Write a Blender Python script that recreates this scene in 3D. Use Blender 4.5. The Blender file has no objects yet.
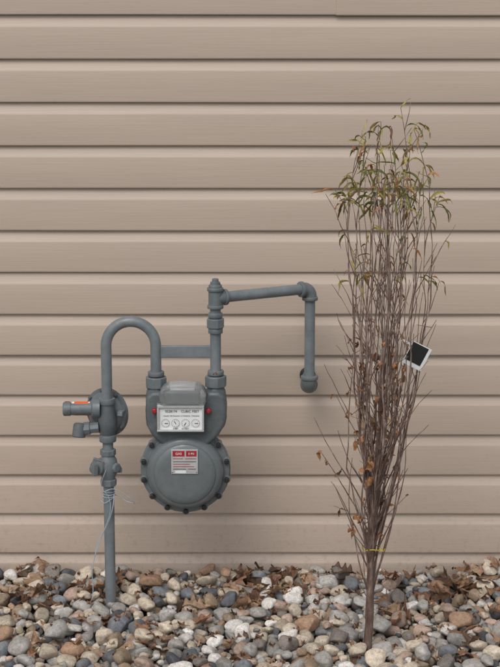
import bpy, bmesh, math, random
import numpy as np
from mathutils import Vector, Matrix, noise
random.seed(7); rng=np.random.default_rng(7)
sc=bpy.context.scene
# ------------------------------------------------------------ survey constants
F=1610.0; DIST=4.2; H=1.52; P=math.radians(11.7)
cp,sp=math.cos(P),math.sin(P)
def at(u,v,d):
    """metric position of a feature measured on the photo, standing d metres out from the wall"""
    t=(333.5-v)/F; s=(DIST-d)/(cp+t*sp)
    return Vector((s*(u-250)/F,-d,H+s*(-sp+t*cp)))
def gnd(u,v):
    t=(333.5-v)/F; s=H/(sp-t*cp)
    return Vector((s*(u-250)/F,-DIST+s*(cp+t*sp),0))
def lin(c):
    return tuple(((x/255)/12.92 if x/255<=.04045 else ((x/255+.055)/1.055)**2.4) for x in c)
# ------------------------------------------------------------ object helpers
def link(o,parent=None):
    sc.collection.objects.link(o)
    if parent: o.parent=parent
    return o
def empty(name,loc=(0,0,0)):
    e=bpy.data.objects.new(name,None); e.empty_display_size=.05
    return link(e)
def mesh_obj(name,verts,faces,mat,parent=None,smooth=True,sharp=35,bevel=0,segs=2):
    me=bpy.data.meshes.new(name); me.from_pydata([tuple(v) for v in verts],[],faces); me.update()
    bm=bmesh.new(); bm.from_mesh(me); bmesh.ops.recalc_face_normals(bm,faces=bm.faces); bm.to_mesh(me); bm.free()
    if smooth:
        me.polygons.foreach_set('use_smooth',[True]*len(me.polygons))
        me.set_sharp_from_angle(angle=math.radians(sharp))
    o=bpy.data.objects.new(name,me); me.materials.append(mat); link(o,parent)
    if bevel:
        b=o.modifiers.new('bevel','BEVEL'); b.width=bevel; b.segments=segs; b.limit_method='ANGLE'; b.angle_limit=math.radians(35)
        b.harden_normals=False
    return o
def frame(ax):
    ax=Vector(ax).normalized()
    a=Vector((0,0,1)) if abs(ax.z)<.9 else Vector((1,0,0))
    u=ax.cross(a).normalized(); w=ax.cross(u).normalized()
    return ax,u,w
def lathe(name,org,axis,prof,mat,parent=None,seg=40,bevel=0,phase=0,sharp=35):
    ax,u,w=frame(axis); org=Vector(org); V=[];Fc=[]
    for h,r in prof:
        for k in range(seg):
            a=2*math.pi*k/seg+phase
            V.append(org+ax*h+(u*math.cos(a)+w*math.sin(a))*max(r,1e-5))
    n=len(prof)
    for i in range(n-1):
        for k in range(seg):
            k2=(k+1)%seg
            Fc.append((i*seg+k,i*seg+k2,(i+1)*seg+k2,(i+1)*seg+k))
    Fc.append(tuple(range(seg))); Fc.append(tuple((n-1)*seg+k for k in range(seg)))
    return mesh_obj(name,V,Fc,mat,parent,True,sharp,bevel)
def hexnut(name,org,axis,h,r,mat,parent=None,phase=0.3,seg=6):
    c=.0018
    return lathe(name,Vector(org)-Vector(axis).normalized()*h/2,axis,[(0,r*.93),(c,r),(h-c,r),(h,r*.93)],mat,parent,seg,.0012,phase,25)
def collar(name,org,axis,h,r,mat,parent=None):
    c=min(.002,h*.3)
    return lathe(name,Vector(org)-Vector(axis).normalized()*h/2,axis,[(0,r-c),(c*.35,r-c*.3),(c,r),(h-c,r),(h-c*.35,r-c*.3),(h,r-c)],mat,parent,40)
def tube_data(pts,rad,seg=24):
    pts=[Vector(p) for p in pts]; n=len(pts)
    if not hasattr(rad,'__len__'): rad=[rad]*n
    T=[]
    for i in range(n):
        T.append((pts[min(i+1,n-1)]-pts[max(i-1,0)]).normalized())
    _,u,w=frame(T[0]); V=[];Fc=[]
    for i in range(n):
        u=(u-T[i]*u.dot(T[i])).normalized(); w=T[i].cross(u)
        for k in range(seg):
            a=2*math.pi*k/seg
            V.append(pts[i]+(u*math.cos(a)+w*math.sin(a))*rad[i])
    for i in range(n-1):
        for k in range(seg):
            k2=(k+1)%seg; Fc.append((i*seg+k,i*seg+k2,(i+1)*seg+k2,(i+1)*seg+k))
    Fc.append(tuple(range(seg))[::-1]); Fc.append(tuple((n-1)*seg+k for k in range(seg)))
    return V,Fc
def tube(name,pts,rad,mat,parent=None,seg=28):
    V,Fc=tube_data(pts,rad,seg); return mesh_obj(name,V,Fc,mat,parent,True,50)
def box(name,c,size,mat,parent=None,bevel=.002,rot=None,segs=3):
    sx,sy,sz=[s/2 for s in size]; V=[Vector((x,y,z)) for x in(-sx,sx) for y in(-sy,sy) for z in(-sz,sz)]
    if rot: V=[rot@v for v in V]
    V=[v+Vector(c) for v in V]
    Fc=[(0,1,3,2),(4,6,7,5),(0,4,5,1),(2,3,7,6),(0,2,6,4),(1,5,7,3)]
    return mesh_obj(name,V,Fc,mat,parent,True,30,bevel,segs)
def prism(name,outline,y0,y1,mat,parent=None,bevel=.004,segs=3):
    """outline: list of (x,z); extruded between y0 and y1"""
    n=len(outline); V=[Vector((x,y0,z)) for x,z in outline]+[Vector((x,y1,z)) for x,z in outline]
    Fc=[tuple(range(n)),tuple(range(2*n-1,n-1,-1))]+[(i,(i+1)%n,n+(i+1)%n,n+i) for i in range(n)]
    return mesh_obj(name,V,Fc,mat,parent,True,35,bevel,segs)
# ------------------------------------------------------------ materials
def mat_new(name):
    m=bpy.data.materials.new(name); m.use_nodes=True; nt=m.node_tree
    return m,nt,nt.nodes['Principled BSDF']
def N(nt,t,**k):
    n=nt.nodes.new(t)
    for a,b in k.items(): setattr(n,a,b)
    return n
def noise_node(nt,vec,scale,detail=4,rough=.55):
    n=N(nt,'ShaderNodeTexNoise'); n.inputs['Scale'].default_value=scale; n.inputs['Detail'].default_value=min(detail,4); n.inputs['Roughness'].default_value=rough
    nt.links.new(vec,n.inputs['Vector']); return n.outputs['Fac']
def ramp(nt,fac,stops):
    r=N(nt,'ShaderNodeValToRGB'); e=r.color_ramp.elements
    while len(e)<len(stops): e.new(.5)
    for i,(p,c) in enumerate(stops):
        e[i].position=p; e[i].color=(*c,1) if len(c)==3 else c
    nt.links.new(fac,r.inputs[0]); return r.outputs[0]
def mix(nt,fac,a,b,mode='MIX'):
    m=N(nt,'ShaderNodeMix',data_type='RGBA',blend_type=mode)
    for s,v in((m.inputs[0],fac),(m.inputs[6],a),(m.inputs[7],b)):
        if hasattr(v,'is_linked'): nt.links.new(v,s)
        elif isinstance(v,(int,float)): s.default_value=v
        else: s.default_value=(*v,1)
    return m.outputs[2]
def bump(nt,bsdf,h,strength,dist):
    b=N(nt,'ShaderNodeBump'); b.inputs['Strength'].default_value=strength; b.inputs['Distance'].default_value=dist
    nt.links.new(h,b.inputs['Height']); nt.links.new(b.outputs[0],bsdf.inputs['Normal'])
def coord(nt,scale=None):
    tc=N(nt,'ShaderNodeTexCoord').outputs['Object']
    if scale:
        mp=N(nt,'ShaderNodeMapping'); mp.inputs['Scale'].default_value=scale; nt.links.new(tc,mp.inputs[0]); return mp.outputs[0]
    return tc
def paint(name,c,rough=.42,rust=0.0,var=.18):
    m,nt,b=mat_new(name); tc=coord(nt)
    c1=tuple(x*(1-var) for x in c); c2=tuple(min(1,x*(1+var)) for x in c)
    col=ramp(nt,noise_node(nt,tc,28,6,.65),[(.3,c1),(.7,c2)])
    # dust and weather chalking
    d=ramp(nt,noise_node(nt,tc,13,5,.7),[(.5,(0,0,0)),(.75,(.28,.28,.28))])
    col=mix(nt,d,col,(.30,.29,.27))
    if rust:
        rr=ramp(nt,noise_node(nt,tc,70,3,.6),[(.70-rust,(0,0,0)),(.74-rust,(1,1,1))])
        col=mix(nt,rr,col,(.12,.06,.035))
    nt.links.new(col,b.inputs['Base Color'])
    rg=ramp(nt,noise_node(nt,tc,40,4),[(.3,(rough-.08,)*3),(.7,(rough+.14,)*3)])
    nt.links.new(rg,b.inputs['Roughness'])
    bump(nt,b,noise_node(nt,tc,420,3),.28,.0006)
    return m
def plain(name,c,rough=.5,metal=0,var=.1,scale=60):
    m,nt,b=mat_new(name); tc=coord(nt)
    col=ramp(nt,noise_node(nt,tc,scale,4),[(.3,tuple(x*(1-var) for x in c)),(.7,tuple(min(1,x*(1+var)) for x in c))])
    nt.links.new(col,b.inputs['Base Color']); b.inputs['Roughness'].default_value=rough; b.inputs['Metallic'].default_value=metal
    return m
GREY=lin((114,121,125))
m_pipe=paint('grey_pipe_paint',GREY,.38,.0)
m_fit=paint('grey_fitting_paint',lin((104,111,114)),.42,.035)
m_meter=paint('grey_meter_paint',lin((103,109,111)),.30,.0,.08)
m_meterd=paint('grey_casting_paint',lin((88,94,97)),.40,.0)
m_dark=plain('dark_steel',(.03,.03,.032),.5,.3)
m_zinc=plain('galvanised_steel',(.33,.34,.34),.42,.8)
m_white=plain('white_plastic',(.78,.79,.78),.35,0,.04)
m_black=plain('black_ink',(.015,.015,.015),.5)
m_red=plain('red_plastic',(.36,.02,.03),.4)
m_orange=plain('orange_label',(.72,.13,.03),.5)
m_silver=plain('aluminium_plate',(.50,.50,.50),.4,.2)
m_wire=plain('tracer_wire_plastic',(.36,.44,.50),.5)
m_yellow=plain('yellow_tie',(.55,.38,.03),.5)
m_clear,nt,b=mat_new('clear_polycarbonate'); b.inputs['Base Color'].default_value=(.86,.88,.88,1); b.inputs['Roughness'].default_value=.10; b.inputs['Transmission Weight'].default_value=.84; b.inputs['IOR'].default_value=1.3
# siding
m_side,nt,b=mat_new('tan_vinyl_siding'); tcg=coord(nt,(3.0,20,170)); tc=coord(nt); tcw=coord(nt,(.8,1,9))
base=lin((186,169,154))
col=ramp(nt,noise_node(nt,tcw,1.3,2),[(.3,tuple(x*.955 for x in base)),(.7,tuple(x*1.03 for x in base))])
gr=noise_node(nt,tcg,1.6,4,.65)
col=mix(nt,1.0,col,ramp(nt,gr,[(.35,(.95,.95,.95)),(.65,(1.02,1.02,1.02))]),'MULTIPLY')
sep=N(nt,'ShaderNodeSeparateXYZ'); nt.links.new(tc,sep.inputs[0])
mr=N(nt,'ShaderNodeMapRange'); mr.inputs[1].default_value=.40; mr.inputs[2].default_value=0.0; mr.inputs[3].default_value=0; mr.inputs[4].default_value=1
nt.links.new(sep.outputs[2],mr.inputs[0])
sp1=ramp(nt,noise_node(nt,tc,55,3,.7),[(.52,(0,0,0)),(.72,(.30,.30,.30))])
mm=N(nt,'ShaderNodeMath',operation='MULTIPLY'); nt.links.new(mr.outputs[0],mm.inputs[0]); nt.links.new(sp1,mm.inputs[1])
col=mix(nt,mm.outputs[0],col,(.20,.15,.11))
nt.links.new(col,b.inputs['Base Color']); b.inputs['Roughness'].default_value=.5
bump(nt,b,gr,.4,.0009)
# ground
m_soil,nt,b=mat_new('soil'); tc=coord(nt)
nt.links.new(ramp(nt,noise_node(nt,tc,14,8,.7),[(.3,(.035,.025,.018)),(.7,(.09,.068,.05))]),b.inputs['Base Color']); b.inputs['Roughness'].default_value=.95
bump(nt,b,noise_node(nt,tc,60,6),.8,.01)
m_lawn,nt,b=mat_new('lawn_grass'); tc=coord(nt)
nt.links.new(ramp(nt,noise_node(nt,tc,6,8,.75),[(.3,(.035,.05,.016)),(.7,(.10,.10,.045))]),b.inputs['Base Color']); b.inputs['Roughness'].default_value=.95
bump(nt,b,noise_node(nt,tc,90,6),1,.02)
# rocks
m_rock,nt,b=mat_new('river_rock_stone'); tc=coord(nt)
at1=N(nt,'ShaderNodeAttribute',attribute_name='tint').outputs['Color']
n1=ramp(nt,noise_node(nt,tc,110,4,.75),[(.25,(.52,.50,.48)),(.5,(.97,.97,.97)),(.75,(1.36,1.34,1.30))])
c=mix(nt,1.0,at1,n1,'MULTIPLY')
n2=ramp(nt,noise_node(nt,tc,600,2,.6),[(.35,(.68,.68,.68)),(.6,(1.12,1.12,1.12))])
c=mix(nt,.8,c,n2,'MULTIPLY')
n3=ramp(nt,noise_node(nt,tc,24,2,.6),[(.54,(0,0,0)),(.74,(.28,.28,.28))])
c=mix(nt,n3,c,(.25,.20,.15))
nt.links.new(c,b.inputs['Base Color']); b.inputs['Roughness'].default_value=.62
bump(nt,b,noise_node(nt,tc,220,4,.7),.5,.0028)
def leafmat(name,rough=.6,trans=.25):
    m,nt,b=mat_new(name); tc=coord(nt)
    a=N(nt,'ShaderNodeAttribute',attribute_name='tint').outputs['Color']
    c=mix(nt,1.0,a,ramp(nt,noise_node(nt,tc,120,3,.7),[(.3,(.6,.6,.6)),(.7,(1.35,1.3,1.25))]),'MULTIPLY')
    nt.links.new(c,b.inputs['Base Color']); b.inputs['Roughness'].default_value=rough
    tr=N(nt,'ShaderNodeBsdfTranslucent'); nt.links.new(c,tr.inputs[0])
    ms=N(nt,'ShaderNodeMixShader'); ms.inputs[0].default_value=trans
    nt.links.new(b.outputs[0],ms.inputs[1]); nt.links.new(tr.outputs[0],ms.inputs[2])
    nt.links.new(ms.outputs[0],nt.nodes['Material Output'].inputs[0])
    return m
m_leaf=leafmat('dry_oak_leaf'); m_tleaf=leafmat('fern_leaf')
m_bark,nt,b=mat_new('twig_bark'); tc=coord(nt,(1,1,.35)); tc0=coord(nt)
cb=ramp(nt,noise_node(nt,tc,60,4,.7),[(.3,lin((70,52,46))),(.5,lin((120,98,88))),(.7,lin((174,157,146)))])
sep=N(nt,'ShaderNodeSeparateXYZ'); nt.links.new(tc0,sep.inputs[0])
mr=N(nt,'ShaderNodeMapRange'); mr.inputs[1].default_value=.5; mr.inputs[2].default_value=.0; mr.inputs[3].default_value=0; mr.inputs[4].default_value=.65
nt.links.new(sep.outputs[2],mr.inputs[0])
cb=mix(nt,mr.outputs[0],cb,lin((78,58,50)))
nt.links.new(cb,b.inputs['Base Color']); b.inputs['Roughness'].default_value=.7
m_roof=plain('asphalt_shingle',(.06,.055,.05),.9)
# ------------------------------------------------------------ house
house=empty('house')
LAP=.1113; Z0=H-.0375          # underside of the course lip seen near the top of the photo
def siding():
    xs=[-6.0]+list(np.arange(-3,3.001,.06))+[7.0]
    for s in(.2200,.2206,-1.5,-1.4994,2.1,2.1006): xs.append(s)
    xs=sorted(xs)
    # profile through one course (height above lip underside, distance out)
    prof=[(.0,.004),(.0002,.0098),(.0008,.0120),(.0022,.0129),(.0045,.0131),(.040,.0128),(.080,.0124),(.0825,.0119),(.0845,.0108),(.097,.0062),(.105,.0038),(.1113,.0028)]
    V=[];Fc=[]
    k0=-14; k1=15
    nx=len(xs)
    for k in range(k0,k1+1):
        zb=Z0+k*LAP
        base=len(V)
        sx={0:.2203,1:.2203,-1:2.1003,-2:2.1003,-7:-1.4997,-8:-1.4997}.get(k,None)
        for (h,o) in prof:
            for x in xs:
                off=.0
                dz=0
                if sx is not None and x>sx: off+=.0030; dz=-.0012
                off+=.0013*noise.noise(Vector((x*1.6,zb*4.1,1.7)))+.0006*noise.noise(Vector((x*6,zb*9,4.7)))
                if h<.01: dz+=.0011*noise.noise(Vector((x*1.1,k*3.3,9.1)))
                V.append(Vector((x,-(o-.0131+off),zb+h+dz)))
        for i in range(len(prof)-1):
            for j in range(nx-1):
                a=base+i*nx+j
                Fc.append((a,a+1,a+nx+1,a+nx))
    return mesh_obj('siding_wall',V,Fc,m_side,house,True,28)
siding()
zt=Z0+16*LAP
box('wall_core',(.5,.55,(zt-.3)/2),(12.98,1.04,zt+.3),m_side,house,.0)
prism('roof_slab',[(-6.2,zt),(7.2,zt),(7.2,zt+.12),(-6.2,zt+.12)],-.02,4.2,m_roof,house,.005)
box('side_wall',(.5,2.6,(zt-.3)/2),(12.96,3.0,zt+.28),m_side,house,.0)
# ------------------------------------------------------------ ground
g=mesh_obj('ground',[(-300,-300,-.07),(300,-300,-.07),(300,300,-.07),(-300,300,-.07)],[(0,1,2,3)],m_lawn,None,False)
RX0,RX1,RY0,RY1=-1.7,1.9,-1.15,-.004
mesh_obj('planting_bed',[(RX0-.1,RY0-.1,-.062),(RX1+.1,RY0-.1,-.062),(RX1+.1,.03,-.062),(RX0-.1,.03,-.062)],[(0,1,2,3)],m_soil,None,False)
# ------------------------------------------------------------ rocks (dropped onto a height field)
CELL=.004
nxh=int((RX1-RX0)/CELL)+1; nyh=int((RY1-RY0)/CELL)+1
HM=np.full((nxh,nyh),-.065)
def ico(sub):
    bm=bmesh.new(); bmesh.ops.create_icosphere(bm,subdivisions=sub,radius=1)
    v=np.array([x.co[:] for x in bm.verts]); f=np.array([[q.index for q in p.verts] for p in bm.faces]); bm.free(); return v,f
def variants(sub,n=24):
    v,f=ico(sub); out=[]
    for i in range(n):
        r=np.empty(len(v)); off=Vector((i*7.3,i*3.1,i*5.7))
        pw=random.uniform(2.0,3.0)
        rad=1/np.power(np.abs(v[:,0])**pw+np.abs(v[:,1])**pw+np.abs(v[:,2])**pw,1/pw)
        for j,p in enumerate(v):
            q=Vector(p); r[j]=1+.30*noise.noise(q*.9+off)+.12*noise.noise(q*2.1+off)+.035*noise.noise(q*5+off)
        s=v*(r*rad)[:,None]
        # worn facets: each stone loses a few shallow caps, giving it blunt corners
        for _ in range(random.randint(2,6)):
            d=rng.normal(size=3); d/=np.linalg.norm(d); pr=s@d; lim=random.uniform(.58,.80)
            s=s-np.clip(pr-lim,0,None)[:,None]*d*.82
        out.append(s)
    return out,f
VH,FH=variants(3); VL,FL=variants(2)
pal=[((180,176,170),19),((194,180,160),16),((222,217,210),14),((154,134,112),8),((168,136,110),4),((86,88,92),8),((122,126,130),9),((182,158,142),9),((158,154,148),14),((128,120,112),7),((206,192,172),12)]
pw=np.array([p[1] for p in pal],float); pw/=pw.sum()
stones=[]
def drop(n,amin,amax,cands):
    for _ in range(n):
        a=amin+(amax-amin)*random.random()**1.7; b_=a*random.uniform(.62,.95); c_=a*random.uniform(.45,.78); yaw=random.uniform(0,math.pi)
        m=int(a/CELL)+1
        gx,gy=np.meshgrid(np.arange(-m,m+1)*CELL,np.arange(-m,m+1)*CELL,indexing='ij')
        cx=gx*math.cos(yaw)+gy*math.sin(yaw); cy=-gx*math.sin(yaw)+gy*math.cos(yaw)
        q=(cx/a)**2+(cy/b_)**2; ins=q<.95
        hh=c_*np.sqrt(np.clip(1-q,0,1))
        best=None
        for _c in range(cands):
            i=random.randint(m,nxh-1-m); j=random.randint(m,nyh-1-m)
            pt=HM[i-m:i+m+1,j-m:j+m+1]
            zc=(pt+hh)[ins].max()
            if best is None or zc-c_*.9<best[0]: best=(zc-c_*.9,zc,i,j)
        _,zc,i,j=best
        zc-=c_*.14
        pt=HM[i-m:i+m+1,j-m:j+m+1]
        pt[ins]=np.maximum(pt[ins],(zc+hh)[ins])
        stones.append((RX0+i*CELL,RY0+j*CELL,zc,a,b_,c_,yaw))
drop(2600,.013,.030,3)
drop(5200,.009,.028,5)
drop(2700,.006,.014,9)
SH=-float(np.percentile(HM,70))
VV=[];FF=[];CC=[];nv=0
for (x,y,z,a,b_,c_,yaw) in stones:
    if z+SH<-.045 and y>-.9: continue          # fully buried
    near=(-.75<x<.8 and y>-.8 and z+SH>-.028 and a>.010)
    vs,f=(random.choice(VH),FH) if near else (random.choice(VL),FL)
    R=Matrix.Rotation(yaw,3,'Z')@Matrix.Rotation(random.uniform(-.4,.4),3,'X')@Matrix.Rotation(random.uniform(-.4,.4),3,'Y')
    p=(vs*np.array([a,b_,c_])*1.10)@np.array(R).T+np.array([x,y,z+SH])
    p[:,1]=np.minimum(p[:,1],-.001)
    k=rng.choice(len(pal),p=pw); col=np.array(lin(pal[k][0]))*random.uniform(.76,1.2)
    VV.append(p);FF.append(f+nv);nv+=len(p);CC.append(np.tile(np.append(col,1.0),(len(p),1)))
VV=np.concatenate(VV);FF=np.concatenate(FF);CC=np.concatenate(CC)
def bigmesh(name,V,F3,C,mat):
    me=bpy.data.meshes.new(name); me.vertices.add(len(V)); me.vertices.foreach_set('co',V.astype(np.float32).ravel())
    me.loops.add(F3.size); me.loops.foreach_set('vertex_index',F3.astype(np.int32).ravel())
    me.polygons.add(len(F3)); me.polygons.foreach_set('loop_start',np.arange(0,F3.size,F3.shape[1],dtype=np.int32))
    me.update(calc_edges=True)
    me.polygons.foreach_set('use_smooth',np.ones(len(F3),dtype=bool))
    at_=me.attributes.new('tint','FLOAT_COLOR','POINT'); at_.data.foreach_set('color',C.astype(np.float32).ravel())
    me.materials.append(mat); o=bpy.data.objects.new(name,me); link(o); return o
bigmesh('river_rocks',VV,FF,CC,m_rock)
def hm(x,y):
    i=min(max(int((x-RX0)/CELL),0),nxh-1); j=min(max(int((y-RY0)/CELL),0),nyh-1)
    a=HM[max(i-5,0):i+6,max(j-5,0):j+6]; return float(np.percentile(a,75))+SH
# ------------------------------------------------------------ dry oak leaves
def strip_leaf(L,W,lobes,curl,fold,nseg=30,nc=5):
    pts=[];fac=[]
    for i in range(nseg+1):
        t=i/nseg
        w=W*(math.sin(math.pi*min(1,t*.96+.02))**.55)*(.45+.75*t if t<.6 else .9-.45*(t-.6)) 
        if lobes: w*=(1+.40*math.cos(2*math.pi*lobes*t+1.0))
        if t<.14: w=W*.03
        w=max(w,W*.025)
        cx=L*(t-.5); cz=curl*L*.35*(t-.5)**2*2
        for j in range(nc):
            s=(j/(nc-1)-.5)*2
            ww=w*(1+.12*math.sin(23*t+s*5+L*500))
            pts.append([cx+abs(s)*ww*.25, s*ww*math.cos(fold*abs(s)), cz+abs(s)*ww*math.sin(fold)+.006*math.sin(9*t+3*s+L*200)*abs(s)])
    for i in range(nseg):
        for j in range(nc-1):
            a=i*nc+j; fac.append([a,a+1,a+nc+1,a+nc])
    return np.array(pts),np.array(fac)
LV=[];LF=[];LC=[];nl=0
def add_leaf(x,y,flat=1.0,small=False):
    global nl
    L=random.uniform(.042,.09) if not small else random.uniform(.012,.030)
    p,f=strip_leaf(L,L*random.uniform(.22,.36),random.choice([3.2,3.8,4.4]) if not small else 0,random.uniform(-1.0,1.4),random.uniform(-.9,1.0), 30 if not small else 8)
    tx=random.gauss(0,.30*flat); ty=random.gauss(0,.24*flat)
    R=np.array(Matrix.Rotation(random.uniform(0,6.28),3,'Z')@Matrix.Rotation(tx,3,'X')@Matrix.Rotation(ty,3,'Y'))
    p=p@R.T; z=hm(x,y); p+=np.array([x,y,0]); p[:,2]+=z+.001-np.percentile(p[:,2],38)
    p[:,1]=np.minimum(p[:,1],-.018)
    c=np.array(lin(random.choice([(138,106,82),(114,86,68),(158,130,106),(98,76,60),(172,144,118),(128,94,72),(148,114,88)])))*random.uniform(.78,1.25)
    LV.append(p);LF.append(f+nl);nl+=len(p);LC.append(np.tile(np.append(c,1),(len(p),1)))
for (u0,u1,v0,v1,n) in [(232,312,564,606,32),(248,290,570,588,6),(440,500,563,600,22),(470,500,566,582,4),(4,60,568,606,13),(60,230,570,596,8),(312,440,567,600,8),(20,480,592,658,18),(0,240,600,655,10),(430,500,600,655,6),(380,420,600,625,4),(-250,0,566,640,40),(500,800,566,640,40)]:
    for _ in range(n):
        q=gnd(random.uniform(u0,u1),random.uniform(v0,v1))
        add_leaf(min(max(q.x,RX0),RX1),min(max(q.y,RY0),-.035))
for _ in range(240):
    q=gnd(random.uniform(-20,520),random.uniform(568,665)); add_leaf(q.x,min(q.y,-.03),1.4,True)
bigmesh('dry_leaves',np.concatenate(LV),np.concatenate(LF),np.concatenate(LC),m_leaf)
# ------------------------------------------------------------ gas piping
D0=.27
gp=empty('gas_pipe')
Z=Vector((0,0,1)); PR=.0136
XR=at(108.5,480,D0).x; XI=at(156,372,D0).x; XO=at(215.5,340,D0).x
def zz(v,d=D0): return at(250,v,d).z
def V3(x,z,d=D0): return Vector((x,-d,z))
tube('riser_pipe',[V3(XR,-.08),V3(XR,zz(480))],PR,m_pipe,gp)
tube('riser_nipple',[V3(XR,zz(470)),V3(XR,zz(430))],PR,m_pipe,gp)
rad=(XI-XR)/2; cxx=(XI+XR)/2; zc=zz(321.5)-rad
pts=[V3(XR,zz(420)),V3(XR,zc-.02)]
for i in range(0,33):
    a=math.pi-math.pi*i/32; pts.append(V3(cxx+rad*math.cos(a),zc+rad*math.sin(a)))
pts+=[V3(XI,zc-.02),V3(XI,zz(376))]
tube('gooseneck_pipe',pts,PR,m_pipe,gp,32)
def band(nm,x,v,h,r,mat=None,d=D0): return collar(nm,V3(x,zz(v),d),Z,h,r,mat or m_fit,gp)
band('inlet_collar',XI,373.5,.012,.0205); hexnut('inlet_swivel_nut',V3(XI,zz(382)),Z,.028,.0275,m_fit,gp,.5,8)
tube('outlet_pipe',[V3(XO,zz(384)),V3(XO,zz(284))],PR,m_pipe,gp)
band('outlet_collar',XO,372.5,.012,.0205); hexnut('outlet_swivel_nut',V3(XO,zz(381)),Z,.028,.0275,m_fit,gp,.2,8)
hexnut('union_nut',V3(XO,zz(323)),Z,.024,.0225,m_fit,gp,.3,8); band('union_lower',XO,330.5,.014,.0182); band('union_upper',XO,315,.012,.0178)
zT=zz(298)
tube('tee_run',[V3(XO,zT-.024),V3(XO,zT+.024)],.0172,m_fit,gp)
for s in(-1,1): collar('tee_band',V3(XO,zT+s*.022),Z,.009,.0205,m_fit,gp)
DE=.135; XE=at(310,300,DE).x
E=Vector((XE,-DE,zT)); T=V3(XO,zT); hd=(E-T).normalized()
tube('tee_branch',[T,T+hd*.028],.0172,m_fit,gp); collar('tee_branch_band',T+hd*.027,hd,.009,.0205,m_fit,gp)
collar('plug_collar',V3(XO,zz(287)),Z,.012,.0165,m_fit,gp)
lathe('tee_plug',V3(XO,zz(286)),Z,[(0,.0125),(.010,.0125),(.0105,.0085),(.018,.0080),(.019,.006)],m_fit,gp,24)
tube('house_line_pipe',[T+hd*.02,E-hd*.02],PR,m_pipe,gp)
def elbow(nm,c,a,b,r=.0172,R=.020,parent=gp):
    a=Vector(a).normalized(); b=Vector(b).normalized(); pts=[c+a*(R+.008)]
    for i in range(0,13):
        t=i/12*math.pi/2; o=c+a*R+b*R
        pts.append(o-b*R*math.cos(t)-a*R*math.sin(t))
    pts.append(c+b*(R+.008))
    tube(nm,pts,r,m_fit,parent); 
    for d_ in(a,b): collar(nm+'_band',c+d_*(R+.006),d_,.010,r+.0032,m_fit,parent)
elbow('house_line_elbow',E,-hd,-Z)
zB=zz(386.5,DE)
tube('drop_pipe',[E-Z*.02,Vector((XE,-DE,zB+.02))],PR,m_pipe,gp)
B=Vector((XE,-DE,zB)); elbow('wall_elbow',B,Z,(0,1,0),.0195,.018)
tube('wall_stub_pipe',[B+Vector((0,.02,0)),Vector((XE,.03,zB))],PR,m_pipe,gp)
collar('wall_sleeve',Vector((XE,-.004,zB)),(0,1,0),.012,.021,m_dark,gp)
bz=zz(351.5); bm_=(XI+XO)/2
box('meter_bar',(bm_,-D0-.002,bz),(XO-XI-.018,.006,.029),m_pipe,gp,.0012)
box('meter_bar_lip',(bm_,-D0+.006,bz+.0115),(XO-XI-.022,.016,.004),m_pipe,gp,.001)
# ------------------------------------------------------------ shut-off valve
sv=empty('shutoff_valve')
hexnut('valve_lower_hex',V3(XR,zz(482)),Z,.018,.021,m_fit,sv,.3,8)
zv=zz(466)
lathe('valve_body',V3(XR,zv-.038),Z,[(0,.0165),(.008,.017),(.018,.0215),(.038,.0245),(.056,.0215),(.064,.017),(.072,.0165)],m_fit,sv,36,0,0,60)
hexnut('valve_upper_hex',V3(XR,zz(452)),Z,.016,.0205,m_fit,sv,.1,8)
lathe('valve_core',V3(XR-.004,zv,D0-.03),(-.45,-.9,0),[(.0,.020),(.052,.020),(.056,.0185),(.058,.012),(.070,.0115),(.071,.009)],m_fit,sv,32)
box('valve_tang',(XR-.030,-D0-.036,zv+.001),(.012,.012,.030),m_fit,sv,.0015,Matrix.Rotation(.46,3,'Z'))
box('lock_wing',(XR-.022,-D0-.010,zv+.012),(.034,.008,.018),m_fit,sv,.002,Matrix.Rotation(.3,3,'Y'))
box('lock_wing_lower',(XR+.024,-D0-.004,zv-.009),(.022,.008,.014),m_fit,sv,.002)
lathe('core_nut',V3(XR+.014,zv-.001,D0+.006),(.7,-.7,0),[(0,.013),(.014,.013),(.016,.010)],m_fit,sv,8,.001)
# ------------------------------------------------------------ regulator
rg=empty('pressure_regulator')
collar('inlet_boss',V3(XR,zz(438)),Z,.018,.0215,m_fit,rg)
lathe('valve_casting',V3(XR,zz(438)),Z,[(0,.0165),(.012,.018),(.026,.022),(.045,.023),(.062,.022),(.078,.019),(.092,.0175)],m_meterd,rg,36,0,0,60)
collar('outlet_boss',V3(XR,zz(401)),Z,.016,.0205,m_fit,rg)
dax=Vector((-.52,-.85,0)).normalized()
dc=Vector((XR-.006,-D0+.050,zz(417)))
lathe('diaphragm_case',dc-dax*.024,dax,[(0,.018),(.003,.040),(.010,.050),(.016,.053),(.0162,.0625),(.0215,.063),(.0217,.062),(.027,.0625),(.0272,.054),(.036,.050),(.044,.040),(.050,.028),(.060,.022)],m_fit,rg,56)
_,du,dw=frame(dax)
for k in range(8):
    a=k*math.pi/4+.2; q=dc+(du*math.cos(a)+dw*math.sin(a))*.0582
    hexnut('case_bolt',q,dax,.018,.0048,m_meterd,rg)
bx0=at(92,408.5,D0); bx1=at(63,408.5,D0)
bax=Vector((-1,-.05,0)).normalized(); L=(bx0-bx1).length+.02
lathe('spring_barrel',bx0+Vector((.02,0,0)),bax,[(0,.024),(.018,.023),(.022,.0170),(L-.02,.0160),(L-.019,.0178),(L-.003,.0178),(L,.0150)],m_fit,rg,36)
def bandx(nm,u0,u1,r,mat):
    a=at(u0,408.5,D0); b2=at(u1,408.5,D0); lathe(nm,a,(b2-a),[(0,r),((b2-a).length,r)],mat,rg,36)
bandx('label',90,72,.0174,m_white); bandx('label_stripe',88.5,74.5,.0177,m_orange); bandx('cap_ring',69.5,65,.0183,m_red)
text_d=D0+.0180
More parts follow.
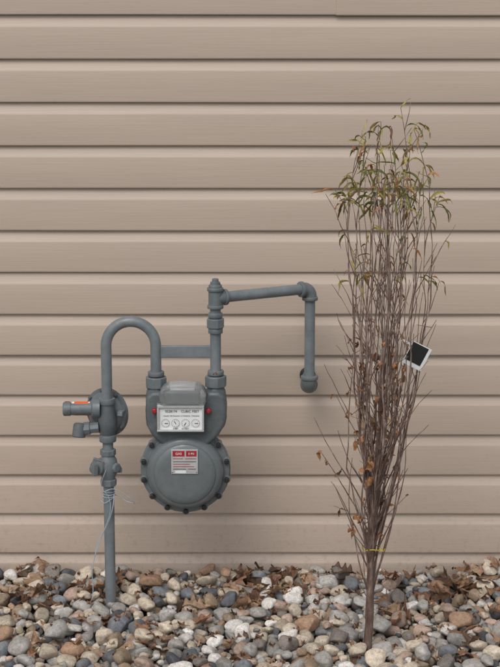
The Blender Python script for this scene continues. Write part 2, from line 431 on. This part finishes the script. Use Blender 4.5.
box('label_print',at(82,409.5,text_d-.001),(.026,.0012,.0045),m_white,rg,0); box('label_print_low',at(81,413,text_d-.0035),(.022,.0020,.0025),m_white,rg,0)
va=at(91,428,D0+.006); lathe('vent_elbow',va+Vector((.02,0,.002)),(-1,0,-.1),[(0,.014),(.022,.014),(.023,.017),(.038,.017),(.040,.014)],m_fit,rg,8,.001)
lathe('vent_hood',at(80,423,D0+.006),(-.1,-.2,-1),[(0,.012),(.004,.0165),(.034,.0170),(.036,.0145)],m_meterd,rg,28)
hexnut('plug',at(121,414,D0+.006),(1,-.4,0),.014,.010,m_fit,rg)
# ------------------------------------------------------------ tracer wire
tw=empty('tracer_wire')
def wire(nm,pp,r=.0009,mat=m_wire):
    c=[Vector(p) for p in pp]; out=[]
    for i in range(len(c)-1):
        p0=c[max(i-1,0)];p1=c[i];p2=c[i+1];p3=c[min(i+2,len(c)-1)]
        for k in range(8):
            t=k/8; out.append(.5*((2*p1)+(-p0+p2)*t+(2*p0-5*p1+4*p2-p3)*t*t+(-p0+3*p1-3*p2+p3)*t**3))
    out.append(c[-1]); tube(nm,out,r,mat,tw,8)
wire('loop',[at(104,492,D0+.018),at(112,489,D0+.02),at(121,492,D0+.015),at(131,499,D0+.01),at(134,503,D0),at(126,501,D0-.01),at(116,495,D0-.018),at(106,496,D0-.016),at(101,500,D0),at(105,503,D0+.017),at(114,497,D0+.016)])
wire('drop',[at(114,494,D0+.018),at(113,506,D0+.022),at(109,520,D0+.022),at(101,538,D0+.024),at(95,556,D0+.028),at(92,572,D0+.03),at(93,590,D0+.03),at(91,606,D0+.03),at(92,622,D0+.03)],.0011)
wire('drop_second',[at(106,470,D0+.028),at(101,486,D0+.026),at(109,498,D0+.022),at(110,512,D0+.024),at(105,528,D0+.024),at(97,545,D0+.026),at(95,556,D0+.029)],.0008)
for k in range(3): 
    z=zz(491+k*2.4); wire('wrap',[Vector((XR+.0148*math.cos(a),-D0+.0148*math.sin(a),z+.001*math.sin(a*2+k))) for a in [j*math.pi/6 for j in range(13)]],.0009)
# ------------------------------------------------------------ gas meter
gm=empty('gas_meter')
MC=at(185.5,469,D0)
ax=Vector((0,-1,0))
lathe('diaphragm_case',Vector((MC.x,-D0+.075,MC.z)),ax,
 [(0,.055),(.004,.078),(.014,.092),(.03,.099),(.062,.1005),(.064,.1125),(.0655,.114),(.0735,.114),(.0745,.1125),(.0748,.111),(.0835,.1115),(.085,.110),(.0855,.1005),(.088,.098),(.100,.0965),(.108,.094),(.114,.090),(.118,.084),(.1195,.078),(.1225,.0765),(.1255,.072),(.1275,.064),(.1285,.05),(.1292,.02),(.1293,.001)],m_meter,gm,96,0,0,28)
for k in range(14):
    a=math.radians(k*360/14+13)
    q=Vector((MC.x+.1075*math.cos(a),-D0-.010,MC.z+.1075*math.sin(a)))
    if math.sin(a)>.72 : continue
    lathe('flange_lug',q+Vector((0,.016,0)),ax,[(0,.0095),(.017,.0095),(.018,.0085)],m_meter,gm,20)
    hexnut('flange_bolt',q+Vector((0,-.005,0)),ax,.011,.0068,m_dark,gm,k*.7)
def px(us,d=D0): return [(at(u,v,d).x,at(u,v,d).z) for u,v in us]
prism('gallery_casting',px([(147,394),(152,389),(163,389),(168,396),(204,396),(208,389),(220,389),(225,394),(227,408),(226,420),(219,432),(206,444),(166,444),(153,433),(147,422),(146,408)]),-D0+.055,-D0-.035,m_meterd,gm,.010,4)
for X,nm in((XI,'inlet'),(XO,'outlet')):
    lathe(nm+'_spud',V3(X,zz(402)),Z,[(0,.027),(.02,.026),(.032,.024),(.036,.0215),(.050,.0215)],m_meterd,gm,36)
    lathe(nm+'_channel',V3(X,zz(430)),Z,[(0,.012),(.01,.022),(.03,.0275),(.06,.0275),(.07,.024)],m_meterd,gm,36,0,0,60)
def rect(nm,u0,u1,v0,v1,dfront,th,mat,bev=.002,par=gm):
    a=at(u0,v0,dfront); c=at(u1,v1,dfront)
    return box(nm,((a.x+c.x)/2,-dfront+th/2,(a.z+c.z)/2),(abs(c.x-a.x),th,abs(a.z-c.z)),mat,par,bev)
rect('index_base',156,205,403,434,D0+.050,.030,m_meterd,.004)
rect('index_face',158.5,202.5,408,430,D0+.0575,.008,m_white,.001)
rect('register_module',165,200,391,405,D0+.052,.040,m_meterd,.006)
rect('register_cap',170,195,388,392,D0+.046,.028,m_silver,.003)
a0=px([(160,408),(158.5,396),(161,389),(167,385.5),(180,384),(188,384),(198,385.5),(204,389),(206.5,396),(205,408)],D0+.07)
prism('index_dome',a0,-D0-.066,-D0-.020,m_clear,gm,.009,5)
rect('index_frame_top',157,204,405.5,408.2,D0+.064,.014,m_silver,.001)
rect('index_frame_bottom',157,204,430,432,D0+.064,.014,m_silver,.001)
rect('index_frame_left',157,159,408.4,429.8,D0+.064,.014,m_silver,.0008)
rect('index_frame_right',202,204,408.4,429.8,D0+.064,.014,m_silver,.0008)
fd=D0+.0582
for i,u in enumerate((165.5,175.5,185.5,195.5)):
    c=at(u,423.3,fd)
    lathe('dial_ring',c,ax,[(-.0008,.0102),(.0002,.0102)],m_black,gm,32)
    lathe('dial_face',c,ax,[(-.0006,.0096),(.0006,.0096)],m_white,gm,32)
    box('dial_hand',c+Vector((.002*math.cos(i*2.1),-.0010,.002*math.sin(i*2.1))),(.0085,.0008,.0015),m_black,gm,0,Matrix.Rotation(-i*2.1,3,'Y'))
    for k in range(10):
        aa=k*math.pi/5; box('dial_tick',c+Vector((.0075*math.cos(aa),-.0008,.0075*math.sin(aa))),(.0016,.0006,.0005),m_black,gm,0,Matrix.Rotation(-aa,3,'Y'))
def text(nm,s,u,v,d,size,mat,par=gm):
    cu=bpy.data.curves.new(nm,'FONT'); cu.body=s; cu.size=size; cu.align_x='CENTER'; cu.align_y='CENTER'; cu.extrude=.0002
    o=bpy.data.objects.new(nm,cu); cu.materials.append(mat); link(o,par); o.location=at(u,v,d); o.rotation_euler=(math.pi/2,0,0); return o
text('index_print','CUBIC FEET',190,411.5,fd,.0085,m_black); text('index_print_small','0528174',171,411.5,fd,.0085,m_black)
text('index_print_low','2 FEET      1/2 FOOT',181,428.6,fd,.0045,m_black); text('index_print_mid','1 MILLION  100 THOUSAND  10 THOUSAND  1 THOUSAND',181,416,fd,.0034,m_black)
for u in(154.5,208.5):
    c=at(u,411,D0+.045); lathe('seal_plug',c+Vector((0,.012,0)),ax,[(0,.0062),(.016,.0062),(.018,.004)],m_red,gm,18)
# rating plate
dp=D0+.0570
rect('rating_plate',171,198,449.5,474,dp,.0035,m_silver,.0006)
rect('plate_red_band',172.5,184.5,451,456.5,dp+.0005,.001,m_red,0)
rect('plate_red_band_right',186,196.5,451,456.5,dp+.0005,.001,m_red,0)
text('plate_brand','GAS',178.5,453.9,dp+.0008,.0085,m_white); text('plate_brand_right','5 PSI',191.3,453.9,dp+.0008,.0075,m_white)
for (u0,u1,v0,m__) in [(173,183,458.5,m_red),(185,196,458.5,m_red),(173,196,461.5,m_black),(173,190,464,m_red),(173,194,466.4,m_red),(173,186,468.8,m_black),(188,196,468.8,m_black)]:
    rect('plate_line',u0,u1,v0,v0+.55,dp+.0004,.0008,m__,0)
for u in(172.4,196.6):
    c=at(u,472.4,dp); lathe('plate_rivet',c,ax,[(0,.0016),(.001,.0012)],m_zinc,gm,12)
rect('plate_box_a',175,186,470.7,473.2,dp+.0004,.0008,m_white,0)
# ------------------------------------------------------------ young columnar tree
random.seed(21)
tr=empty('young_columnar_tree')
DT=.59; TX=gnd(367,650).x
cz=[0,.15,.35,.6,.85,1.1,1.3]; cxo=[0,.004,.010,.024,.036,.034,.024]
Rz=[0,.12,.22,.32,.45,.6,.85,1.0,1.12,1.22,1.30]; Rr=[.008,.012,.025,.042,.064,.080,.093,.096,.088,.062,.03]
def cen(z): return Vector((TX+float(np.interp(z,cz,cxo)),-DT,z))
def env(z): return float(np.interp(z,Rz,Rr))
SV=[];SF=[];ns=0; nodes=[]
def add_tube(pts,r,seg=6):
    global ns
    v,f=tube_data(pts,r,seg); SV.extend(v); SF.extend([tuple(i+ns for i in q) for q in f]); ns+=len(v)
tp=[cen(z)+Vector((.003*math.sin(z*17),.003*math.cos(z*13),0)) for z in np.linspace(-.06,1.12,30)]
add_tube(tp,[max(.0020,.0135-.0108*min(1,(i/29)*1.25)**.55) for i in range(30)],10)
def grow(p,dirn,L,r0,r1,step=.022,up=.06,jit=.10,seg=5):
    pts=[p.copy()]; d=dirn.normalized(); n=max(3,int(L/step))
    for i in range(n):
        d=(d+Vector((random.gauss(0,jit),random.gauss(0,jit),up+random.gauss(0,jit*.4)))).normalized()
        p=p+d*step; pts.append(p.copy())
    rr=[r0+(r1-r0)*i/n for i in range(n+1)]
    add_tube(pts,rr,seg); 
    for q in pts[1:]: nodes.append(q)
    return pts
for i in range(44):
    ph=random.uniform(0,2*math.pi); q=random.random()**.5; z0=random.uniform(.02,.46); z1=random.uniform(.62,1.24)
    if i<20: z1=random.uniform(1.1,1.29)
    pts=[];tw_=random.uniform(-1.3,1.3); wob=Vector((0,0,0)); n=int((z1-z0)/.026); wv=Vector((0,0,0))
    for k in range(n+1):
        z=z0+(z1-z0)*k/n
        bl=min(1,(k/n)/.30); bl=bl*bl*(3-2*bl)
        a=ph+tw_*(z-z0)
        wv=wv*.62+Vector((random.gauss(0,.0018),random.gauss(0,.0018),0)); wob=wob*.97+wv
        e=env(z)*q
        off=Vector((math.cos(a),math.sin(a),0))*(e*bl+.006*(1-bl))
        pts.append(cen(z)+off+wob*bl)
    r0=random.uniform(.0018,.0034); rr=[r0+(.0007-r0)*(k/n)**.9 for k in range(n+1)]
    add_tube(pts,rr,6); nodes+=pts[2:]
    for k in range(2,n,1):
        if random.random()<.24:
            az=math.atan2(pts[k].y+DT,pts[k].x-cen(pts[k].z).x)+random.gauss(0,1.1)
            el=random.uniform(.9,1.36)
            Lb=random.uniform(.04,.15) if pts[k].z<1.0 else random.uniform(.03,.07)
            grow(pts[k],Vector((math.cos(az)*math.cos(el),math.sin(az)*math.cos(el),math.sin(el))),Lb,.0012,.0006)
for (az,z0,L,el) in [(3.3,.19,.30,1.2),(3.0,.28,.26,1.12),(2.6,.30,.30,1.15),(3.5,.36,.22,1.05),(.1,.22,.36,1.15),(-.3,.30,.36,1.15),(.4,.26,.26,1.2),(.0,.38,.28,1.15),(5.5,.24,.28,1.2),(4.2,.2,.3,1.2),(3.1,.14,.28,1.24),(.2,.15,.26,1.25),(2.9,.45,.20,1.0),(-.2,.5,.22,1.12),(3.2,.68,.14,.9),(3.2,.24,.20,1.0),(.0,.3,.18,1.0),(3.0,.55,.16,.95),(.1,.62,.18,1.1),(3.3,.85,.14,.95)]:
    grow(cen(z0),Vector((math.cos(az)*math.cos(el),math.sin(az)*math.cos(el),math.sin(el))),L,.0021,.0007,.020,.03,.07)
for k in range(40):
    q=random.choice(nodes); 
    if q.z<.25: continue
    az=random.choice([random.gauss(0,.5),random.gauss(math.pi,.5)]); el=random.uniform(.2,.8)
    grow(q,Vector((math.cos(az)*math.cos(el),math.sin(az)*math.cos(el),math.sin(el))),random.uniform(.02,.05),.0010,.0005,.010,.05,.15)
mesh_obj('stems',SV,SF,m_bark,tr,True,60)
TV=[];TF=[];TC=[];nt_=0
def ribbon(p,d,L,W,droop,col,wav=.0):
    global nt_
    n=9; pos=p.copy(); d=d.normalized(); side=d.cross(Vector((random.gauss(0,1),random.gauss(0,1),random.gauss(0,1)))).normalized()
    tws=random.gauss(0,.4); V=[];
    for i in range(n+1):
        t=i/n; w=W*(math.sin(math.pi*(.06+.90*t))**.7)*(1+.3*(i%2))
        side=(side-d*side.dot(d)).normalized(); nrm=d.cross(side)
        side=(side*math.cos(tws)+nrm*math.sin(tws)).normalized()
        V.append(pos-side*w*.5); V.append(pos+nrm*w*.25); V.append(pos+side*w*.5)
        d=(d+Vector((random.gauss(0,.22+wav),random.gauss(0,.22+wav),-droop+random.gauss(0,.14+wav)))).normalized(); pos=pos+d*L/n
    f=[]
    for i in range(n):
        a=i*3; f+= [[a,a+1,a+4,a+3],[a+1,a+2,a+5,a+4]]
    TV.append(np.array([v[:] for v in V])); TF.append(np.array(f)+nt_); nt_+=len(V)
    TC.append(np.tile(np.append(np.array(lin(col))*random.uniform(.75,1.25),1),(len(V),1)))
greens=[(118,120,58),(144,140,72),(162,152,84),(100,104,52),(172,156,94),(128,114,66)]
browns=[(156,110,72),(172,122,80),(128,90,64),(146,118,82)]
def pick(z0,z1):
    for _ in range(400):
        q=random.choice(nodes)
        if z0<q.z<z1: return q
    return nodes[0]
def outd(q,s=1.0):
    v=q-cen(q.z); v.z=0
    if v.length<.01: v=Vector((random.gauss(0,1),random.gauss(0,1),0))
    v.normalize(); return (v*random.uniform(.1,.6)*s+Vector((random.gauss(0,.35),random.gauss(0,.35),random.uniform(.0,1.0)))).normalized()
for _ in range(180):
    q=pick(1.06,1.3); ribbon(q,outd(q),random.uniform(.025,.07),random.uniform(.0032,.0060),random.uniform(.08,.5),random.choice(greens if random.random()<.8 else browns))
for _ in range(58):
    q=pick(.88,1.08); ribbon(q,outd(q),random.uniform(.025,.06),random.uniform(.003,.0054),random.uniform(.2,.55),random.choice(greens if random.random()<.7 else browns))
for _ in range(26):
    q=pick(.55,.88); ribbon(q,outd(q),random.uniform(.02,.045),random.uniform(.003,.006),random.uniform(.2,.5),random.choice(browns),.2)
for _ in range(140):
    q=pick(.28,.76)
    if q.x>cen(q.z).x+.02 and random.random()<.6: continue
    ribbon(q,outd(q),random.uniform(.016,.036),random.uniform(.005,.012),random.uniform(.2,.6),random.choice(browns),.3)
lo=bigmesh('leaves',np.concatenate(TV),np.concatenate(TF),np.concatenate(TC),m_tleaf); lo.parent=tr
tz=at(372,548,DT).z; tcn=cen(tz)
tube('tie',[tcn+Vector((.021*math.cos(a),.019*math.sin(a),.002*math.sin(a*3))) for a in [j*math.pi/12 for j in range(25)]],.0014,m_yellow,tr,8)
tube('tie_tail',[tcn+Vector((.018,-.012,0)),tcn+Vector((.026,-.016,-.003)),tcn+Vector((.030,-.016,.004))],.0011,m_yellow,tr,8)
tg=at(417,356,DT+.02)
Rt=Matrix.Rotation(.15,3,'Z')@Matrix.Rotation(math.radians(28),3,'Y')
box('plant_tag',tg,(.050,.0012,.056),m_white,tr,.0004,Rt)
box('plant_tag_picture',tg+Rt@Vector((-.003,-.0010,.004)),(.041,.0006,.044),m_black,tr,0,Rt)
box('plant_tag_strap',tg+Rt@Vector((-.035,.0,.018)),(.03,.001,.005),m_white,tr,0,Rt)
# ------------------------------------------------------------ light
w=bpy.data.worlds.new('World'); sc.world=w; w.use_nodes=True; nt=w.node_tree; bg=nt.nodes['Background']
sdir=Vector((-.30,-.80,1.05)).normalized(); el=math.asin(sdir.z); rot=math.atan2(sdir.x,sdir.y)
sky=nt.nodes.new('ShaderNodeTexSky'); sky.sky_type='NISHITA'; sky.sun_disc=False; sky.sun_elevation=el; sky.sun_rotation=rot; sky.dust_density=3; sky.air_density=1
hs=nt.nodes.new('ShaderNodeHueSaturation'); hs.inputs['Saturation'].default_value=.38
nt.links.new(sky.outputs[0],hs.inputs['Color']); nt.links.new(hs.outputs[0],bg.inputs[0]); bg.inputs[1].default_value=.148
l=bpy.data.lights.new('sun','SUN'); l.energy=.85; l.angle=math.radians(30); l.color=(1,.97,.94)
lo=bpy.data.objects.new('sun',l); link(lo); lo.rotation_euler=sdir.to_track_quat('Z','Y').to_euler(); lo.location=(0,-3,6)
# ------------------------------------------------------------ camera
c=bpy.data.cameras.new('camera'); c.sensor_fit='VERTICAL'; c.sensor_height=24; c.lens=F/667*24; c.clip_end=2000; c.clip_start=.05
co=bpy.data.objects.new('camera',c); link(co); co.location=(0,-DIST,H); co.rotation_euler=(math.pi/2-P,0,0); sc.camera=co
sc.view_settings.view_transform='Standard'; sc.view_settings.look='None'; sc.view_settings.exposure=0
